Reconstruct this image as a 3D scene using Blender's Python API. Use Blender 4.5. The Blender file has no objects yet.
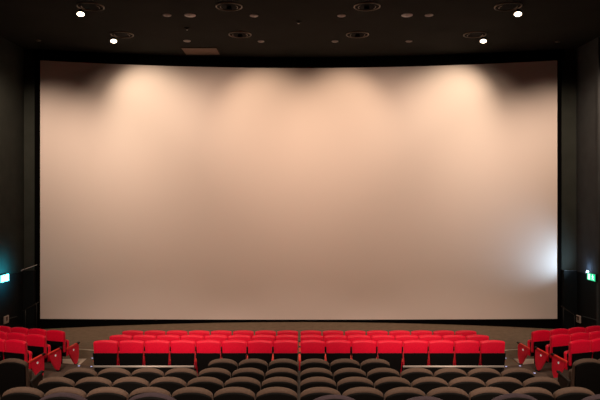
import bpy, bmesh, math, random
from mathutils import Vector, Matrix
random.seed(7)
COL = bpy.context.scene.collection
F = 575.0          # focal length in pixels of the 600 px wide frame
CAMZ = 4.45        # eye height above the flat floor in front of the screen
CX = 0.0

# ------------------------------------------------------------------ materials
def mat(name, col, rough=0.6, metal=0.0, noise=None, bump=None, emit=None, estr=0.0, sheen=0.0, spec=0.5):
    m = bpy.data.materials.new(name); m.use_nodes = True
    nt = m.node_tree; b = nt.nodes['Principled BSDF']
    b.inputs['Base Color'].default_value = (*col, 1)
    b.inputs['Roughness'].default_value = rough
    b.inputs['Metallic'].default_value = metal
    b.inputs['Specular IOR Level'].default_value = spec
    if sheen:
        b.inputs['Sheen Weight'].default_value = sheen
        b.inputs['Sheen Roughness'].default_value = 0.4
        b.inputs['Sheen Tint'].default_value = (*[min(1, c * 1.2 + .22) for c in col], 1)
    if emit:
        b.inputs['Emission Color'].default_value = (*emit, 1)
        b.inputs['Emission Strength'].default_value = estr
    tc = nt.nodes.new('ShaderNodeTexCoord')
    if noise:
        sc, amt = noise
        n = nt.nodes.new('ShaderNodeTexNoise'); n.inputs['Scale'].default_value = sc; n.inputs['Detail'].default_value = 4
        r = nt.nodes.new('ShaderNodeValToRGB')
        r.color_ramp.elements[0].position = .3; r.color_ramp.elements[1].position = .7
        r.color_ramp.elements[0].color = (*[c * (1 - amt) for c in col], 1)
        r.color_ramp.elements[1].color = (*[min(1, c * (1 + amt)) for c in col], 1)
        nt.links.new(tc.outputs['Object'], n.inputs['Vector'])
        nt.links.new(n.outputs['Fac'], r.inputs['Fac']); nt.links.new(r.outputs['Color'], b.inputs['Base Color'])
    if bump:
        sc, st = bump
        n = nt.nodes.new('ShaderNodeTexNoise'); n.inputs['Scale'].default_value = sc; n.inputs['Detail'].default_value = 3
        bp = nt.nodes.new('ShaderNodeBump'); bp.inputs['Strength'].default_value = st; bp.inputs['Distance'].default_value = .01
        nt.links.new(tc.outputs['Object'], n.inputs['Vector'])
        nt.links.new(n.outputs['Fac'], bp.inputs['Height']); nt.links.new(bp.outputs['Normal'], b.inputs['Normal'])
    return m

M = dict(
    red=mat('red_upholstery', (.90, .0008, .036), .48, noise=(30, .06), bump=(120, .12), sheen=.7, spec=.35),
    red_arm=mat('red_armrest_pad', (.80, .05, .035), .5),
    taupe=mat('taupe_upholstery', (.092, .056, .038), .7, noise=(25, .12), bump=(140, .15), sheen=.25, spec=.3),
    plum=mat('plum_upholstery', (.048, .033, .040), .8, noise=(25, .12), bump=(140, .2), spec=.2),
    shell=mat('black_seat_shell', (.0035, .003, .0025), .7, spec=.1),
    shell_red=mat('dark_seat_shell', (.0025, .002, .002), .7, spec=.1),
    darkpanel=mat('charcoal_end_panel', (.03, .024, .02), .7, spec=.2),
    plastic=mat('black_plastic', (.012, .012, .012), .5, spec=.3),
    plate=mat('white_number_plate', (.85, .85, .85), .5, emit=(1, 1, 1), estr=.15),  # faint emission put in to brighten the plate, which is no lamp
    metal=mat('dull_aluminium', (.5, .46, .42), .45, metal=.3),
    carpet=mat('brown_carpet', (.165, .122, .086), .95, noise=(6, .14), bump=(60, .4), spec=.1),
    carpet2=mat('dark_brown_carpet', (.105, .075, .060), .95, noise=(6, .14), bump=(60, .4), spec=.1),
    vinyl=mat('beige_vinyl', (.62, .55, .45), .6, noise=(4, .06)),
    line=mat('pale_floor_strip', (.50, .44, .34), .5),
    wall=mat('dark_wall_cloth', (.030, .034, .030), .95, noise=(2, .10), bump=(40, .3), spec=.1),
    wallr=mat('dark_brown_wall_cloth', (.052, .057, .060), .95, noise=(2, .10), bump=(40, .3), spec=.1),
    black=mat('black_velvet', (.0022, .002, .002), 1, spec=.02, bump=(60, .2)),
    clad=mat('blue_black_cladding', (.005, .007, .008), .7, spec=.15),
    ceil=mat('dark_ceiling_paint', (.019, .019, .016), .95, noise=(1.2, .08), spec=.1),
    screen=mat('matt_white_screen', (.745, .665, .635), .95, spec=.05),
    ring=mat('bronze_trim_ring', (.16, .12, .09), .35, metal=.8),
    recess=mat('black_recess', (.004, .004, .004), .8, spec=.1),
    disc=mat('grey_ceiling_disc', (.40, .34, .32), .6),
    discw=mat('pale_grey_ceiling_disc', (.50, .47, .46), .6),
    hatch=mat('brown_access_panel', (.17, .105, .07), .7, noise=(3, .08)),
    lamp=mat('glowing_lamp_glass', (1, .9, .8), .4, emit=(1, .80, .56), estr=9),
    lampblue=mat('glowing_bluish_glass', (.8, .9, 1), .4, emit=(.6, .82, 1), estr=5),
    sled=mat('bluish_step_light_glass', (.6, .65, .9), .4, emit=(.52, .55, 1), estr=.75),
    green=mat('lit_green_sign', (.0, .6, .35), .4, emit=(.0, .80, .33), estr=.75),
    cyan=mat('lit_cyan_sign', (.0, .7, .7), .4, emit=(.22, 1, 1), estr=3.0),
    signwhite=mat('lit_white_pictogram', (.9, 1, .95), .4, emit=(.75, 1, .9), estr=1.3),
    signwhite2=mat('bright_white_pictogram', (.9, 1, .95), .4, emit=(.85, 1, 1), estr=4),
    paper=mat('cream_notice_board', (.52, .43, .38), .7),
    paperdark=mat('brown_notice_mark', (.10, .05, .045), .7),
)

# ------------------------------------------------------------------ helpers
def tag(o, label=None, cat=None, group=None, kind=None):
    if label: o['label'] = label
    if cat: o['category'] = cat
    if group: o['group'] = group
    if kind: o['kind'] = kind
    return o

def obj(name, bm, m, parent=None, smooth=False):
    me = bpy.data.meshes.new(name)
    bmesh.ops.recalc_face_normals(bm, faces=bm.faces)
    bm.to_mesh(me); bm.free()
    if smooth:
        for p in me.polygons: p.use_smooth = True
    me.materials.append(m)
    o = bpy.data.objects.new(name, me); COL.objects.link(o)
    if parent: o.parent = parent
    return o

def struct(name, bm, m):
    return tag(obj(name, bm, m), kind='structure')

def empty(name, loc=(0, 0, 0), rz=0.0):
    o = bpy.data.objects.new(name, None); COL.objects.link(o)
    o.location = loc; o.rotation_euler = (0, 0, rz); o.empty_display_size = .1
    return o

def box(bm, x0, x1, y0, y1, z0, z1, bev=0, seg=2):
    r = bmesh.ops.create_cube(bm, size=1)
    vs = r['verts']
    for v in vs:
        v.co = Vector(((x0 + x1) / 2 + v.co.x * (x1 - x0), (y0 + y1) / 2 + v.co.y * (y1 - y0), (z0 + z1) / 2 + v.co.z * (z1 - z0)))
    if bev:
        es = list({e for v in vs for e in v.link_edges})
        bmesh.ops.bevel(bm, geom=es, offset=bev, segments=seg, affect='EDGES', profile=.5)
    return bm

def prism_yz(bm, pts, x0, x1, bev=0):
    """extrude a (y,z) outline along x"""
    a = [bm.verts.new((x0, y, z)) for y, z in pts]; b = [bm.verts.new((x1, y, z)) for y, z in pts]
    n = len(pts)
    fs = [bm.faces.new(a), bm.faces.new(b[::-1])]
    for i in range(n): fs.append(bm.faces.new((a[i], a[(i + 1) % n], b[(i + 1) % n], b[i])))
    if bev:
        es = list({e for f in fs[:2] for e in f.edges})
        bmesh.ops.bevel(bm, geom=es, offset=bev, segments=2, affect='EDGES')
    return bm

def prism_xy(bm, pts, z0, z1):
    a = [bm.verts.new((x, y, z0)) for x, y in pts]; b = [bm.verts.new((x, y, z1)) for x, y in pts]
    n = len(pts)
    bm.faces.new(a[::-1]); bm.faces.new(b)
    for i in range(n): bm.faces.new((a[i], a[(i + 1) % n], b[(i + 1) % n], b[i]))
    return bm

def tube(bm, pts, r, seg=10):
    """round bar along a polyline"""
    pts = [Vector(p) for p in pts]; rings = []
    for i, p in enumerate(pts):
        d = (pts[min(i + 1, len(pts) - 1)] - pts[max(i - 1, 0)]).normalized()
        up = Vector((0, 0, 1)) if abs(d.z) < .9 else Vector((1, 0, 0))
        u = d.cross(up).normalized(); w = u.cross(d)
        rings.append([bm.verts.new(p + r * (math.cos(a) * u + math.sin(a) * w)) for a in [2 * math.pi * k / seg for k in range(seg)]])
    for A, B in zip(rings, rings[1:]):
        for k in range(seg): bm.faces.new((A[k], A[(k + 1) % seg], B[(k + 1) % seg], B[k]))
    bm.faces.new(rings[0][::-1]); bm.faces.new(rings[-1])
    return bm

def lathe(bm, prof, seg=32, sx=1, sy=1):
    rings = [[bm.verts.new((r * math.cos(2 * math.pi * k / seg) * sx, r * math.sin(2 * math.pi * k / seg) * sy, z)) for k in range(seg)] for r, z in prof]
    for A, B in zip(rings, rings[1:]):
        for k in range(seg): bm.faces.new((A[k], A[(k + 1) % seg], B[(k + 1) % seg], B[k]))
    return rings

def loft_pad(w, z0, z1, t, sag, corner, y0=0.0, lean=0.0, taper=1.0, nu=20, nc=7, power=2.0, belly=0.0):
    """upholstered slab: stadium sections (round top and bottom) lofted across the width, domed along the top"""
    bm = bmesh.new(); secs = []
    for i in range(nu + 1):
        u = -math.cos(math.pi * i / nu)
        e = max(0, 1 - abs(u) ** corner) ** (1 / corner)
        tt = t * (.25 + .75 * e); r = tt / 2
        zt = z1 - sag * abs(u) ** power - (1 - e) * t * .55
        zb = z0 + (1 - e) * t * .3
        ring = []
        for k in range(nc + 1):
            a = math.pi * k / nc
            ring.append((math.cos(a) * r, zt - r + math.sin(a) * r))
        for k in range(nc + 1):
            a = math.pi + math.pi * k / nc
            ring.append((math.cos(a) * r, zb + r + math.sin(a) * r))
        sec = []
        for y, z in ring:
            f = (z - z0) / (z1 - z0)
            yy = y0 + y + belly * (1 - u * u) * math.sin(math.pi * max(0, min(1, f))) * (-1 if y < 0 else 1) - (z - z0) * math.tan(lean)
            sec.append(bm.verts.new((u * w / 2 * (taper + (1 - taper) * f), yy, z)))
        secs.append(sec)
    n = len(secs[0])
    for A, B in zip(secs, secs[1:]):
        for k in range(n): bm.faces.new((A[k], A[(k + 1) % n], B[(k + 1) % n], B[k]))
    bm.faces.new(secs[0]); bm.faces.new(secs[-1][::-1])
    return bm

def copy_tree(o, parent=None):
    c = o.copy(); COL.objects.link(c)
    if parent: c.parent = parent
    for ch in list(KIDS.get(o.name, [])): copy_tree(ch, c)
    return c
KIDS = {}
def index_kids(o, allo):
    ks = [x for x in allo if x.parent == o]
    KIDS[o.name] = ks
    for k in ks: index_kids(k, allo)

# ------------------------------------------------------------------ camera
cam = bpy.data.cameras.new('camera'); cam.sensor_width = 36; cam.lens = F / 600 * 36
co = bpy.data.objects.new('camera', cam); COL.objects.link(co)
co.location = (0, 0, CAMZ); co.rotation_euler = (math.pi / 2, 0, 0)
cam.clip_end = 100
bpy.context.scene.camera = co

# ------------------------------------------------------------------ room
SX = -.035                                  # centre of the screen
def scr_y(X): return 20.97 - .0145 * (X - SX) ** 2
HC = 9.65                                   # ceiling height
WX = 9.5
TH = math.radians(17)                       # side blocks turn towards the screen
KX = 5.4                                    # where the rows bend

def bend(xa, y):                            # front edge of a row at |x|
    return y + max(0, xa - KX) * math.tan(TH)

bm = bmesh.new(); box(bm, -WX - .3, WX + .3, -2.5, 22.0, -.2, 0); struct('floor', bm, M['carpet'])
for lev, yf in [(.14, 14.93), (.29, 13.78), (.41, 12.95), (.55, 10.84), (.71, 9.81), (.90, 8.74), (1.07, 7.60)]:
    bm = bmesh.new()
    pts = [(-WX, -2.5), (WX, -2.5), (WX, bend(WX, yf)), (KX, yf), (-KX, yf), (-WX, bend(WX, yf))]
    if lev == .41: pts = [(-WX, -2.5), (WX, -2.5), (WX, bend(WX, yf)), (KX, yf), (KX-.05, 12.2), (-KX+.05, 12.2), (-KX, yf), (-WX, bend(WX, yf))]
    prism_xy(bm, pts, lev - .16, lev)
    struct('floor', bm, M['carpet2'])
bm = bmesh.new(); box(bm, -WX - .3, WX + .3, -2.5, 22.0, HC, HC + .2); struct('ceiling', bm, M['ceil'])
bm = bmesh.new(); box(bm, -WX - .2, -WX, -2.5, 22.0, 0, HC); struct('wall_left', bm, M['wall'])
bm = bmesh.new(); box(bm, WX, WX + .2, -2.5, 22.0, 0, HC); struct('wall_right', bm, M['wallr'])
bm = bmesh.new(); box(bm, -WX, WX, -2.7, -2.5, 0, HC); struct('wall_back', bm, M['wall'])
# curved front wall behind the screen
def strip(xs, yfun, z0f, z1f, th):
    bm = bmesh.new(); fr = []; bk = []
    for x in xs:
        y = yfun(x); fr.append((bm.verts.new((x, y, z0f(x))), bm.verts.new((x, y, z1f(x)))))
        bk.append((bm.verts.new((x, y + th, z0f(x))), bm.verts.new((x, y + th, z1f(x)))))
    for i in range(len(xs) - 1):
        bm.faces.new((fr[i][0], fr[i + 1][0], fr[i + 1][1], fr[i][1]))
        bm.faces.new((bk[i][0], bk[i][1], bk[i + 1][1], bk[i + 1][0]))
        bm.faces.new((fr[i][1], fr[i + 1][1], bk[i + 1][1], bk[i][1]))
        bm.faces.new((fr[i][0], bk[i][0], bk[i + 1][0], fr[i + 1][0]))
    for a, b in ((fr[0], bk[0]), (fr[-1], bk[-1])): bm.faces.new((a[0], a[1], b[1], b[0]))
    return bm
def lin(a, b, n): return [a + (b - a) * i / n for i in range(n + 1)]
struct('wall_front', strip(lin(-WX, WX, 60), lambda x: scr_y(x) + .12, lambda x: 0, lambda x: HC, .15), M['wall'])

# screen
XL, XR = -8.955, 8.87
TOP = CAMZ + 132 * 20.97 / F
def zb(x): return .085 + .27 * abs((x - SX) / 8.93) ** 2
scrn = empty('cinema_screen', (SX, 20.9, 0))
tag(scrn, 'huge blank curved cinema screen glowing warm beige behind the red seats', 'screen')
off = lambda bm: (bmesh.ops.translate(bm, verts=bm.verts, vec=(-SX, -20.9, 0)), bm)[1]
obj('screen_surface', off(strip(lin(XL, XR, 80), lambda x: scr_y(x), zb, lambda x: TOP, .03)), M['screen'], scrn, False)
obj('masking', off(strip(lin(XL - .22, XR + .22, 60), lambda x: scr_y(x) - .03, lambda x: TOP, lambda x: HC - .02, .12)), M['black'], scrn)
obj('masking', off(strip([XL - .16, XL], lambda x: scr_y(x) - .03, lambda x: .3, lambda x: TOP, .12)), M['black'], scrn)
obj('masking', off(strip([XR, XR + .12], lambda x: scr_y(x) - .03, lambda x: .3, lambda x: TOP, .12)), M['black'], scrn)
obj('masking', off(strip(lin(XL - .16, XR + .12, 60), lambda x: scr_y(x) - .01, lambda x: 0.0, zb, .1)), M['black'], scrn)

# dark lower cladding at both front corners (structure)
n = 1
for s in (-1, 1):
    e = XR if s > 0 else -XL
    bm = bmesh.new(); x0, x1 = sorted((s * (e + .13), s * (WX - .06)))
    box(bm, x0, x1, scr_y(9.2) - .14, scr_y(9.2) + .1, 0, 2.04); struct('trim_%d' % n, bm, M['clad']); n += 1
    bm = bmesh.new(); x0, x1 = sorted((s * (WX - .06), s * WX))
    box(bm, x0, x1, 18.3 if s > 0 else 17.9, 19.85, 0, 2.02); struct('trim_%d' % n, bm, M['clad']); n += 1
    # thin pale cap line
    bm = bmesh.new(); x0, x1 = sorted((s * (e + .13), s * (WX - .06)))
    if s > 0: box(bm, x0, x1, scr_y(9.2) - .15, scr_y(9.2) - .12, 2.04, 2.055)
    else: tube(bm, [(-8.97, 19.62, 2.24), (-9.42, 19.40, 2.07)], .010)
    struct('trim_%d' % n, bm, M['wallr' if s > 0 else 'disc']); n += 1
    bm = bmesh.new(); x0, x1 = sorted((s * (WX - .09), s * (WX - .06)))
    prism_yz(bm, [(18.3, .62), (19.15, .56), (19.15, .585), (18.3, .645)], x0, x1); struct('trim_%d' % n, bm, M['wallr']); n += 1
    bm = bmesh.new(); x0, x1 = sorted((s * (WX - .07), s * WX))
    box(bm, x0, x1, 18.16 if s > 0 else 17.76, 18.29 if s > 0 else 17.89, 0, HC - .05); struct('trim_%d' % n, bm, M['wallr']); n += 1
# handrails beside the screen
for s in (-1, 1):
    h = empty('handrail', (s * 9.2, 19.5, 0)); dx = -.2 if s > 0 else .2
    ya = 19.32
    def rz_(py): return CAMZ - (py - 200) * ya / F
    bm = bmesh.new(); xa = (561 - 300) * ya / F * s; xb = (577 - 300) * ya / F * s
    hi = 306 if s > 0 else 302; lo = 317 if s > 0 else 311
    tube(bm, [(xa - h.location.x, ya - 19.5, rz_(hi)), (xb - h.location.x, ya - 19.5, rz_(lo))], .014); obj('rail', bm, M['darkpanel'], h, True)
    for t in (.15, .85):
        bm = bmesh.new(); px = xa + (xb - xa) * t - h.location.x; pz = rz_(hi + (lo - hi) * t)
        tube(bm, [(px, ya - 19.5, 0), (px, ya - 19.5, pz)], .012); obj('post', bm, M['plastic'], h, True)
    tag(h, 'thin dark sloping handrail in the %s corner beside the screen' % ('right' if s > 0 else 'left'), 'handrail')

# pale lines and light vinyl on the floor
for s in (-1, 1):
    bm = bmesh.new(); pts = [(s * 3.0, 16.72), (s * 4.6, 16.72), (s * KX, 16.80), (s * 6.6, 17.10), (s * 6.6, 17.17), (s * KX, 16.87), (s * 4.6, 16.79), (s * 3.0, 16.79)]
    prism_xy(bm, pts, 0, .012); struct('trim_%d' % n, bm, M['line']); n += 1
    bm = bmesh.new(); t_ = math.tan(TH)
    pts = [(s * 5.93, 15.37), (s * 5.98, 16.1), (s * 7.6, 16.0), (s * 7.6, 15.35)]
    prism_xy(bm, pts, 0, .01); struct('trim_%d' % n, bm, M['vinyl']); n += 1

# ------------------------------------------------------------------ seats
def panel_part(root, x, pm, arm_m, plate_side=0, style='red'):
    """end panel with armrest, foot and number plate"""
    bm = bmesh.new()
    prism_yz(bm, [(.05, .50), (.46, .545), (.49, .50), (.488, .26), (.47, .12), (.42, .03), (.35, .02), (.28, .10), (.17, .26), (.09, .40)], x - .02, x + .02, .008)
    p = obj('side_panel', bm, M[pm], root)
    for s in ((-1, 1) if plate_side == 0 else (plate_side,)):
        if style == 'red':
            bm = bmesh.new(); r = lathe(bm, [(.0001, 0), (.026, 0), (.026, .006), (.0001, .006)], 16)
            bmesh.ops.rotate(bm, verts=bm.verts, matrix=Matrix.Rotation(s * math.pi / 2, 3, 'Y'))
            bmesh.ops.translate(bm, verts=bm.verts, vec=(x + s * .018, .27, .43)); obj('number_plate', bm, M['plate'], p)
    bm = bmesh.new(); prism_yz(bm, [(.03, .497), (.42, .545), (.43, .565), (.42, .58), (.03, .532)], x - .03, x + .03, .008)
    a = obj('armrest', bm, M[arm_m], root)
    bm = bmesh.new(); prism_yz(bm, [(.415, .54), (.50, .545), (.54, .565), (.50, .595), (.415, .585)], x - .033, x + .033, .01)
    obj('armrest_tip', bm, M['plastic'], a)
    bm = bmesh.new(); box(bm, x - .018, x + .018, .33, .40, 0, .06); box(bm, x - .03, x + .03, .22, .46, 0, .02, .004)
    obj('foot', bm, M['plastic'], root)

def make_seat(kind, left_panel=True):
    root = empty({'red': 'cinema_chair', 'grey': 'cinema_chair', 'wide': 'reclining_chair'}[kind])
    if kind == 'red':
        obj('backrest', loft_pad(.557, .42, 1.012, .10, .030, 10, lean=math.radians(5), belly=.006, taper=.90), M['red'], root, True)
        obj('back_shell', loft_pad(.550, .14, .735, .035, 0, 14, y0=-.066, lean=math.radians(5), taper=.80), M['shell_red'], root, True)
        obj('seat', loft_pad(.50, .30, .74, .10, .02, 6, y0=.115, lean=math.radians(-4), belly=.01), M['red'], root, True)
        bm = loft_pad(.49, .30, .70, .02, .02, 8, y0=.052, lean=math.radians(-4)); obj('seat_pan', bm, M['plastic'], root, True)
    elif kind == 'grey':
        obj('backrest', loft_pad(.562, .36, 1.0, .13, .070, 4, lean=math.radians(9), belly=.012, power=2.2), M['taupe'], root, True)
        obj('back_shell', loft_pad(.562, .14, .946, .05, .066, 4.6, y0=-.055, lean=math.radians(7.5), taper=.86, power=2.2), M['shell'], root, True)
        obj('seat', loft_pad(.50, .30, .74, .10, .02, 6, y0=.115, lean=math.radians(-4), belly=.01), M['taupe'], root, True)
    else:
        obj('backrest', loft_pad(.62, .36, 1.0, .12, .075, 3.4, lean=math.radians(9), belly=.012, power=2.0), M['plum'], root, True)
        obj('back_shell', loft_pad(.625, .14, .975, .06, .085, 3.2, y0=-.045, lean=math.radians(8), taper=.86), M['shell'], root, True)
        obj('seat', loft_pad(.56, .34, .46, .14, .0, 6, y0=.33, belly=.0), M['plum'], root, True)
        for s in (-1, 1):
            bm = bmesh.new(); box(bm, s * .34 - .05, s * .34 + .05, -.04, .5, 0, .58, .02); obj('armrest', bm, M['darkpanel'], root)
    if kind != 'wide' and left_panel:
        panel_part(root, -.29, 'red' if kind == 'red' else 'darkpanel', 'red_arm' if kind == 'red' else 'darkpanel', style=kind)
    return root

def make_end_panel_seat(kind, side):
    """same seat with a second panel: the seat that closes a row"""
    r = make_seat(kind, side != 2)
    panel_part(r, .29, 'red' if kind == 'red' else 'darkpanel', 'red_arm' if kind == 'red' else 'darkpanel', style=kind)
    return r

protos = {('red', 0): make_seat('red'), ('red', 1): make_end_panel_seat('red', 1), ('red', 2): make_end_panel_seat('red', 2), ('grey', 0): make_seat('grey'),
          ('grey', 1): make_end_panel_seat('grey', 1), ('wide', 0): make_seat('wide')}
allo = list(bpy.data.objects)
for p in protos.values(): index_kids(p, allo)
used = set()
def place(kind, end, x, y, z, rz, label, group):
    p = protos[(kind, end)]
    if (kind, end) in used: o = copy_tree(p)
    else:
        used.add((kind, end)); o = p
    # first placed prototype keeps its meshes; later ones are copies of it
    o.location = (x, y, z); o.rotation_euler = (0, 0, rz)
    tag(o, label, 'seat', group)
    return o
ORD = ['', 'first', 'second', 'third', 'fourth', 'fifth', 'sixth', 'seventh', 'eighth']
P = .58
def centre_row(kind, yb, lev, nside, pitch_px, gap, text, group):
    w = pitch_px * yb / F
    for i in range(nside):
        for s in (-1, 1):
            x = s * (gap / 2 + w * (i + .5)) + SX * .5
            k = nside - i
            side = 'left' if s < 0 else 'right'
            lab = '%s cinema seat, %s from the %s end of the %s' % ('red' if kind == 'red' else 'taupe-topped', ORD[k], side, text)
            o = place(kind, 1 if (i == nside - 1 and s > 0) else 0, x, yb, lev, 0, lab, group)

Y3, Y2, Y1, YA, YB, YC, YD, YE = 15.23, 14.13, 12.98, 11.12, 10.04, 9.01, 7.94, 6.9
LEV = {'3': 0, '2': .14, '1': .29, 'A': .41, 'B': .55, 'C': .69, 'D': .87, 'E': 1.07}
def lev_for(ytop, y): return CAMZ - (ytop - 200) * y / F
centre_row('red', Y3, 0, 8, 22.05, .03, 'central red row nearest the screen', 'central red seats')
centre_row('red', Y2, .14, 8, 23.6, .03, 'middle central red row', 'central red seats')
centre_row('red', Y1, .29, 8, 25.58, .03, 'nearest central red row', 'central red seats')
centre_row('grey', YA, .41, 3, 30.0, .02, 'short dark row', 'central dark seats')
centre_row('grey', YB, .55, 7, 33.2, .02, 'second dark row', 'central dark seats')
centre_row('grey', YC, .71, 7, 36.8, .02, 'third dark row', 'central dark seats')
centre_row('grey', YD, .90, 7, 41.8, .02, 'fourth dark row', 'central dark seats')
# wide seats at the bottom edge of the picture
for i, (px, py) in enumerate([(66, 392.6), (154, 392.6), (334, 394.8), (423, 396.3), (512, 393.4), (600, 394.2)]):
    x = (px - 300) * YE / F
    base = 1.07
    h = CAMZ - (py - 200) * (YE - .1) / F
    o = place('wide', 0, x, YE, base, 0, 'dark plum wide seat, %s from the left along the bottom of the view' % ORD[i + 1], 'plum seats at the bottom of the view')
    o.scale = (1, 1, (h - base) / 1.0)

def side_row(s, kind, xe, yb, lev, nch, text, group):
    """row of a side block: starts at the aisle and runs outwards and forwards"""
    d = Vector((s * math.cos(TH), math.sin(TH), 0))
    for i in range(nch):
        c = Vector((s * xe, yb, 0)) + d * (P * (i + .5))
        lab = '%s cinema seat, %s from the aisle in %s' % ('red' if kind == 'red' else 'dark', ORD[i + 1], text)
        o = place(kind, 1 if i == nch - 1 else (2 if s < 0 else 0), c.x, c.y, lev, s * TH * (1 if kind == 'red' else .1), lab, group)

for s, nm in ((-1, 'left'), (1, 'right')):
    g = 'red seats of the %s block' % nm
    a = .09 if s > 0 else .0
    side_row(s, 'red', 6.17 - a, 15.17, 0, 4, 'the %s side row nearest the screen' % nm, g)
    side_row(s, 'red', 6.20 - a, 14.10, .14, 3, 'the middle %s side row' % nm, g)
    side_row(s, 'red', 6.11 - a, 12.92, .29, 3 if s > 0 else 2, 'the nearest red %s side row' % nm, g)
side_row(-1, 'grey', 5.24, 11.05, .41, 1, 'the left side block behind the red seats', 'dark side seats')
side_row(1, 'grey', 5.25, 11.05, .41, 2, 'the right side block behind the red seats', 'dark side seats')

# low barriers behind the nearest red row
for s in (-1, 1):
    x0, x1 = (93.5, 194) if s < 0 else (403, 504)
    yy = 12.25
    X0, X1 = (x0 - 300) * yy / F, (x1 - 300) * yy / F
    hz = CAMZ - 166.6 * yy / F
    b = empty('barrier', ((X0 + X1) / 2, yy, .29)); w = X1 - X0
    bm = bmesh.new(); tube(bm, [(-w / 2, 0, hz - .29), (w / 2, 0, hz - .29)], .022); obj('rail', bm, M['metal'], b, True)
    bm = bmesh.new(); box(bm, -w / 2 + .03, w / 2 - .03, -.012, .012, .04, hz - .31, .004); obj('infill_panel', bm, M['shell'], b)
    for px in (-w / 2 + .02, 0, w / 2 - .02):
        bm = bmesh.new(); tube(bm, [(px, .03, 0), (px, .03, hz - .30)], .016); obj('post', bm, M['plastic'], b, True)
    tag(b, 'low dark barrier with pale metal rail behind the red seats, %s half' % ('left' if s < 0 else 'right'), 'barrier')

# step lights on the aisle treads
k = 0
for px, py, lev, what in [(91.5, 366.6, .14, 'beside the left end of the nearest central red row'), (79, 366.0, .14, 'by the foot of the left side seat nearest the screen'),
                    (506, 366.6, .14, 'beside the right end of the nearest central red row'), (520, 366.0, .14, 'by the foot of the right side seat nearest the screen'),
                    (92.5, 358.2, 0, 'left of the central red rows on the flat floor'), (505.5, 358.2, 0, 'right of the central red rows on the flat floor'),
                    (534.5, 373.2, .29, 'between the right side red rows at the aisle step'), (553, 380.3, .41, 'beside the nearest red right side seat foot')]:
    y = (CAMZ - lev - .01) * F / (py - 200); x = (px - 300) * y / F
    o = empty('step_light', (x, y, lev))
    bm = bmesh.new(); box(bm, -.035, .035, -.02, .02, 0, .012, .004); obj('housing', bm, M['plastic'], o)
    bm = bmesh.new(); box(bm, -.022, .022, -.024, .012, .010, .020, .003); obj('lens', bm, M['sled'], o)
    tag(o, 'tiny bluish step light %s' % what, 'light', 'aisle step lights')

# ------------------------------------------------------------------ ceiling fittings
def cpos(px, py, drop=0):
    y = (HC - CAMZ - drop) * F / (200 - py)
    return (px - 300) * y / F, y

def make_downlight(lit, s):
    """recessed oval gimbal downlight; lit ones hang their lamp head below the ring"""
    r = empty('gimbal_downlight')
    bm = bmesh.new(); R, q = .345, .018
    rings = lathe(bm, [(R + q * math.cos(a), -.012 + q * math.sin(a)) for a in [2 * math.pi * k / 10 for k in range(11)]], 40, 1, .92)
    t = obj('trim_ring', bm, M['ring'], r, True)
    bm = bmesh.new(); lathe(bm, [(R, -.006), (.0001, -.006)], 40, 1, .92); obj('recess', bm, M['recess'], r)
    for q2 in (-1, 1):
        bm = bmesh.new(); pts = []
        for a in lin(-1.1, 1.1, 8): pts.append((q2 * (.17 + .06 * math.cos(a)), .10 * math.sin(a) * 1.3, -.03))
        tube(bm, pts, .010, 8); obj('gimbal_arm', bm, M['ring'], r, True)
    bm = bmesh.new()
    lathe(bm, ([(.0001, 0.0), (.05, 0.0), (.09, -.05), (.108, -.14), (.103, -.145), (.0801, -.13)] if lit else [(.0001, 0), (.05, 0), (.075, -.03), (.08, -.06), (.0001, -.06)]), 24)
    T = Matrix.Translation((0, 0, 0))
    if lit:
        ang = Matrix.Rotation(math.radians(10) * s, 4, 'Y') @ Matrix.Rotation(math.radians(-20), 4, 'X')
        base = Vector((s * .27, 0, -.10))
    else:
        ang = Matrix.Rotation(math.radians(25), 4, 'X'); base = Vector((0, 0, -.006))
    bmesh.ops.transform(bm, matrix=Matrix.Translation(base) @ ang, verts=bm.verts)
    h = obj('lamp_head', bm, M['recess'], r, True)
    if lit:
        bm = bmesh.new(); lathe(bm, [(.0001, -.17), (.06, -.165), (.098, -.138)], 24)
        bmesh.ops.transform(bm, matrix=Matrix.Translation(base) @ ang, verts=bm.verts)
        obj('lamp_lens', bm, M['lamp'], h, True)
    return r

fix = []
for py, rows in ((34.3, [(122, -1, 1, 'left'), (240, 0, 0, 'left'), (357.5, 0, 0, 'right'), (475, 1, 1, 'right')]),
                 (6.2, [(90.5, -1, 1, 'left'), (229, 0, 0, 'left'), (367, 0, 0, 'right'), (508, 1, 1, 'right')])):
    for px, s, lit, side in rows:
        x, y = cpos(px, py)
        o = make_downlight(lit, s); o.location = (x, y, HC)
        rowt = 'row nearer the screen' if py > 20 else 'row farther from the screen'
        tag(o, ('lit gimbal downlight at the %s of the ceiling, %s' if lit else 'unlit oval gimbal downlight just %s of the ceiling centre, %s') % (side, rowt), 'light', 'ceiling downlights')
        fix.append((x, y, s, lit))

discs = [(167, 15, .24, 'disc', 'small ceiling disc just left of the large left disc'), (190, 15, .32, 'discw', 'large pale ceiling disc left of centre, upper line'),
         (254, 15.5, .24, 'disc', 'small ceiling disc left of centre beside the unlit ring'), (341.5, 15.5, .24, 'disc', 'small ceiling disc right of centre beside the unlit ring'),
         (407, 15, .32, 'discw', 'large pale ceiling disc right of centre, upper line'), (429, 15, .24, 'disc', 'small ceiling disc just right of the large right disc'),
         (187, 40.8, .235, 'disc', 'small ceiling disc directly above the brown access panel'), (261, 41.2, .22, 'disc', 'small ceiling disc left of centre on the line nearer the screen'),
         (335, 41.2, .22, 'disc', 'small ceiling disc right of centre on the line nearer the screen'), (409, 41, .22, 'disc', 'small ceiling disc left of the lit downlight nearer the screen, right side'),
         (38, 40.2, .18, 'ring', 'faint dark ceiling disc over the left corner of the screen'), (558, 41.5, .18, 'ring', 'faint dark ceiling disc over the right corner of the screen')]
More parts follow.
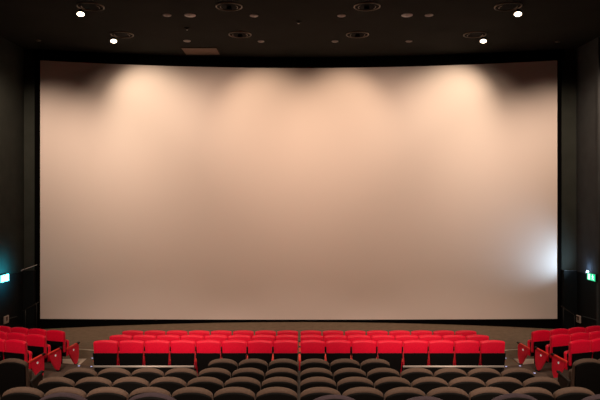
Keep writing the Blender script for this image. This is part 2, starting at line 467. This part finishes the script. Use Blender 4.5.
for px, py, d, mt, lab in discs:
    x, y = cpos(px, py)
    o = empty('ceiling_disc', (x, y, HC))
    bm = bmesh.new(); lathe(bm, [(d / 2, 0), (d / 2, -.012), (d / 2 - .02, -.022), (.0001, -.024)], 28); obj('cover', bm, M[mt], o, True)
    bm = bmesh.new(); lathe(bm, [(d * .22, -.02), (d * .22, -.03), (.0001, -.032)], 20); obj('hub', bm, M[mt], o, True)
    tag(o, lab, 'ceiling disc', 'round ceiling discs')
for px, py, lab in [(298.5, 21.5, 'tiny dark sprinkler at the middle of the ceiling'), (187, 28, 'tiny sprinkler between two ceiling discs at left')]:
    x, y = cpos(px, py); o = empty('sprinkler', (x, y, HC))
    bm = bmesh.new(); lathe(bm, [(.10, .004), (.10, -.008), (.02, -.02), (.012, -.05), (.0001, -.05)], 16); obj('base', bm, M['recess'], o, True)
    bm = bmesh.new(); lathe(bm, [(.0001, -.05), (.03, -.055), (.03, -.062), (.0001, -.064)], 16); obj('deflector', bm, M['metal'], o, True)
    tag(o, lab, 'sprinkler')
x, y = cpos(201, 51)
o = empty('access_panel', (x, y, HC))
bm = bmesh.new(); box(bm, -.60, .60, -.44, .44, -.016, 0, .004); obj('panel_door', bm, M['hatch'], o)
bm = bmesh.new()
for a in ((-.63, .63, -.47, -.44), (-.63, .63, .44, .47), (-.63, -.60, -.44, .44), (.60, .63, -.44, .44)): box(bm, *a, -.02, 0)
obj('panel_frame', bm, M['ceil'], o)
tag(o, 'brown rectangular access panel in the ceiling above the screen, left of centre', 'panel')

# ------------------------------------------------------------------ exit signs, lamps, notices
def pictogram(bm):
    """running figure in (y,z), about 0.2 high, thin slab along x"""
    def q(pts): prism_yz(bm, pts, -.004, .004)
    q([(.0 + .022 * math.cos(a), .075 + .022 * math.sin(a)) for a in [2 * math.pi * k / 12 for k in range(12)]])
    q([(-.022, .05), (.022, .048), (.010, -.015), (-.030, -.010)])
    q([(-.02, .045), (-.065, .02), (-.06, .008), (-.01, .028)])
    q([(.015, .045), (.055, .012), (.05, .0), (.01, .03)])
    q([(.008, -.012), (.045, -.04), (.035, -.085), (.02, -.085), (.025, -.048), (-.01, -.02)])
    q([(-.028, -.008), (-.045, -.05), (-.085, -.06), (-.085, -.075), (-.032, -.065), (-.008, -.018)])
for s in (-1, 1):
    yc = 18.50 if s > 0 else 18.25
    o = empty('exit_sign', (s * (WX - .10), yc, 1.97))
    gm, wm = ('green', 'signwhite') if s > 0 else ('cyan', 'signwhite2')
    bm = bmesh.new(); box(bm, -.03, .03, -.27, .27, -.125, .125, .006); obj('housing', bm, M['plastic'], o)
    bm = bmesh.new(); box(bm, -.004, .004, -.255, .255, -.11, .11); f = obj('lit_face', bm, M[gm], o); f.location = (-s * .032, 0, 0)
    bm = bmesh.new(); pictogram(bm); p = obj('running_figure', bm, M[wm], f); p.location = (-s * .006, -.10, 0)
    bm = bmesh.new()
    box(bm, -.003, .003, .06, .20, -.09, .09); p = obj('doorway_mark', bm, M[wm], f); p.location = (-s * .004, 0, 0)
    bm = bmesh.new(); box(bm, min(-s * .0, s * .045), max(0, s * .045), -.05, .05, -.05, .05); obj('bracket', bm, M['plastic'], o)
    tag(o, ('lit green exit sign with white running figure on the right wall' if s > 0 else 'glowing cyan exit sign with white running figure on the left wall'), 'sign')
# little bluish lamp sitting on the cladding above the right sign
o = empty('wall_lamp', (WX - .08, 18.84, 2.02))
bm = bmesh.new(); box(bm, -.04, .06, -.05, .05, 0, .05, .008); obj('housing', bm, M['plastic'], o)
bm = bmesh.new(); lathe(bm, [(.0001, .12), (.025, .11), (.045, .08), (.045, .05), (.0001, .05)], 16); obj('lamp_glass', bm, M['lampblue'], o, True)
tag(o, 'small bluish white lamp beside the green exit sign on the right wall', 'lamp')
for s in (-1, 1):
    yc = 19.15 if s > 0 else 18.4
    yc = 19.15
    o = empty('notice_board', (s * (WX - .09), 19.42 if s > 0 else 18.42, .43 if s > 0 else .62))
    bm = bmesh.new(); box(bm, -.02, .02, -.13, .13, -.12, .12, .006); obj('board', bm, M['paper'], o)
    bm = bmesh.new(); b = -s * .021
    prism_yz(bm, [(-.07, .09), (.07, .09), (.05, -.03), (-.01, -.06), (-.05, -.02)], b - .002, b + .002); obj('dark_mark', bm, M['paperdark'], o)
    bm = bmesh.new(); box(bm, min(0, s * .09), max(0, s * .09), -.04, .04, -.04, .04); obj('bracket', bm, M['plastic'], o)
    tag(o, 'small cream notice with brown mark low on the %s wall' % ('right' if s > 0 else 'left'), 'notice')

# ------------------------------------------------------------------ lights
def spot(loc, tgt, power, ang, blend, col, size=.1):
    l = bpy.data.lights.new('spot_light', 'SPOT'); l.energy = power; l.spot_size = math.radians(ang); l.spot_blend = blend
    l.color = col; l.shadow_soft_size = size
    o = bpy.data.objects.new('spot_light', l); COL.objects.link(o); o.location = loc
    o.rotation_euler = (Vector(tgt) - Vector(loc)).to_track_quat('-Z', 'Y').to_euler()
    return o
def area(loc, tgt, power, sx, sy, col):
    l = bpy.data.lights.new('area_light', 'AREA'); l.energy = power; l.shape = 'RECTANGLE'; l.size = sx; l.size_y = sy; l.color = col
    o = bpy.data.objects.new('area_light', l); COL.objects.link(o); o.location = loc
    o.rotation_euler = (Vector(tgt) - Vector(loc)).to_track_quat('-Z', 'Y').to_euler()
    return o
WARM = (1, .76, .53); WARM2 = (1, .80, .62)
for (lx, tx, p) in ((-5.85, -5.25, 235), (5.85, 5.3, 245), (-1.85, -1.2, 200), (1.85, 1.5, 200)):
    spot((lx, 18.45, HC - .30), (tx, 20.8, 7.45), p, 86, .9, WARM if abs(lx) > 3 else (1, .70, .46), .12)
for (lx, tx, p) in ((-8.4, -8.5, 1200), (8.4, 8.5, 1200), (-5.7, -4.4, 980), (5.7, 4.4, 1000), (-1.9, -2.0, 730), (1.9, 2.0, 730)):  # outermost pair has no fitting, added to brighten the screen edges
    spot((lx, 15.6, HC - .30), (tx, 20.8, 3.2 if abs(lx) > 8 else (4.9 if abs(lx) < 3 else 4.8)), p, 82 if abs(lx) > 8 else 94, 1.0, (1, .72, .52) if abs(lx) > 3 else (1, .67, .475), .15)
# house lights over the audience
for x in (-5.5, 0, 5.5):
    for y, p in ((4.0, 600), (9.5, 850), (13.6, 300)):
        spot((x, y, HC - .15), (x * .95, y + .2, 0), p, 88, .8, WARM2, .25)
# lights high at the rear, aimed down over the audience
for x in (-5.5, 0, 5.5):
    spot((x, -1.5, 9.2), (x * .95, 10, 1.2), 3900, 33, .5, (1, .74, .60), .35)
# right corner lamp
spot((WX - .30, 18.72, 2.12), (8.45, 19.9, 2.62), 110, 100, 1.0, (.55, .80, 1), .03)
pl = bpy.data.lights.new('lamp_glow', 'POINT'); pl.energy = 3.5; pl.color = (.38, .6, 1); pl.shadow_soft_size = .04
o = bpy.data.objects.new('lamp_glow', pl); COL.objects.link(o); o.location = (WX - .16, 18.88, 2.24)
spot((-WX + .65, 18.2, 2.05), (-WX, 18.2, 2.05), 120, 140, 1.0, (.03, .7, 1), .05)
pl = bpy.data.lights.new('sign_glow', 'POINT'); pl.energy = .6; pl.color = (.05, 1, .5); pl.shadow_soft_size = .05
o = bpy.data.objects.new('sign_glow', pl); COL.objects.link(o); o.location = (WX - .3, 18.55, 1.97)

w = bpy.data.worlds.new('world'); bpy.context.scene.world = w; w.use_nodes = True
w.node_tree.nodes['Background'].inputs[0].default_value = (.02, .017, .015, 1)
w.node_tree.nodes['Background'].inputs[1].default_value = .3
sc = bpy.context.scene
sc.view_settings.view_transform = 'Standard'
sc.view_settings.look = 'None'
sc.cycles.use_denoising = True
sc.cycles.sample_clamp_indirect = 4
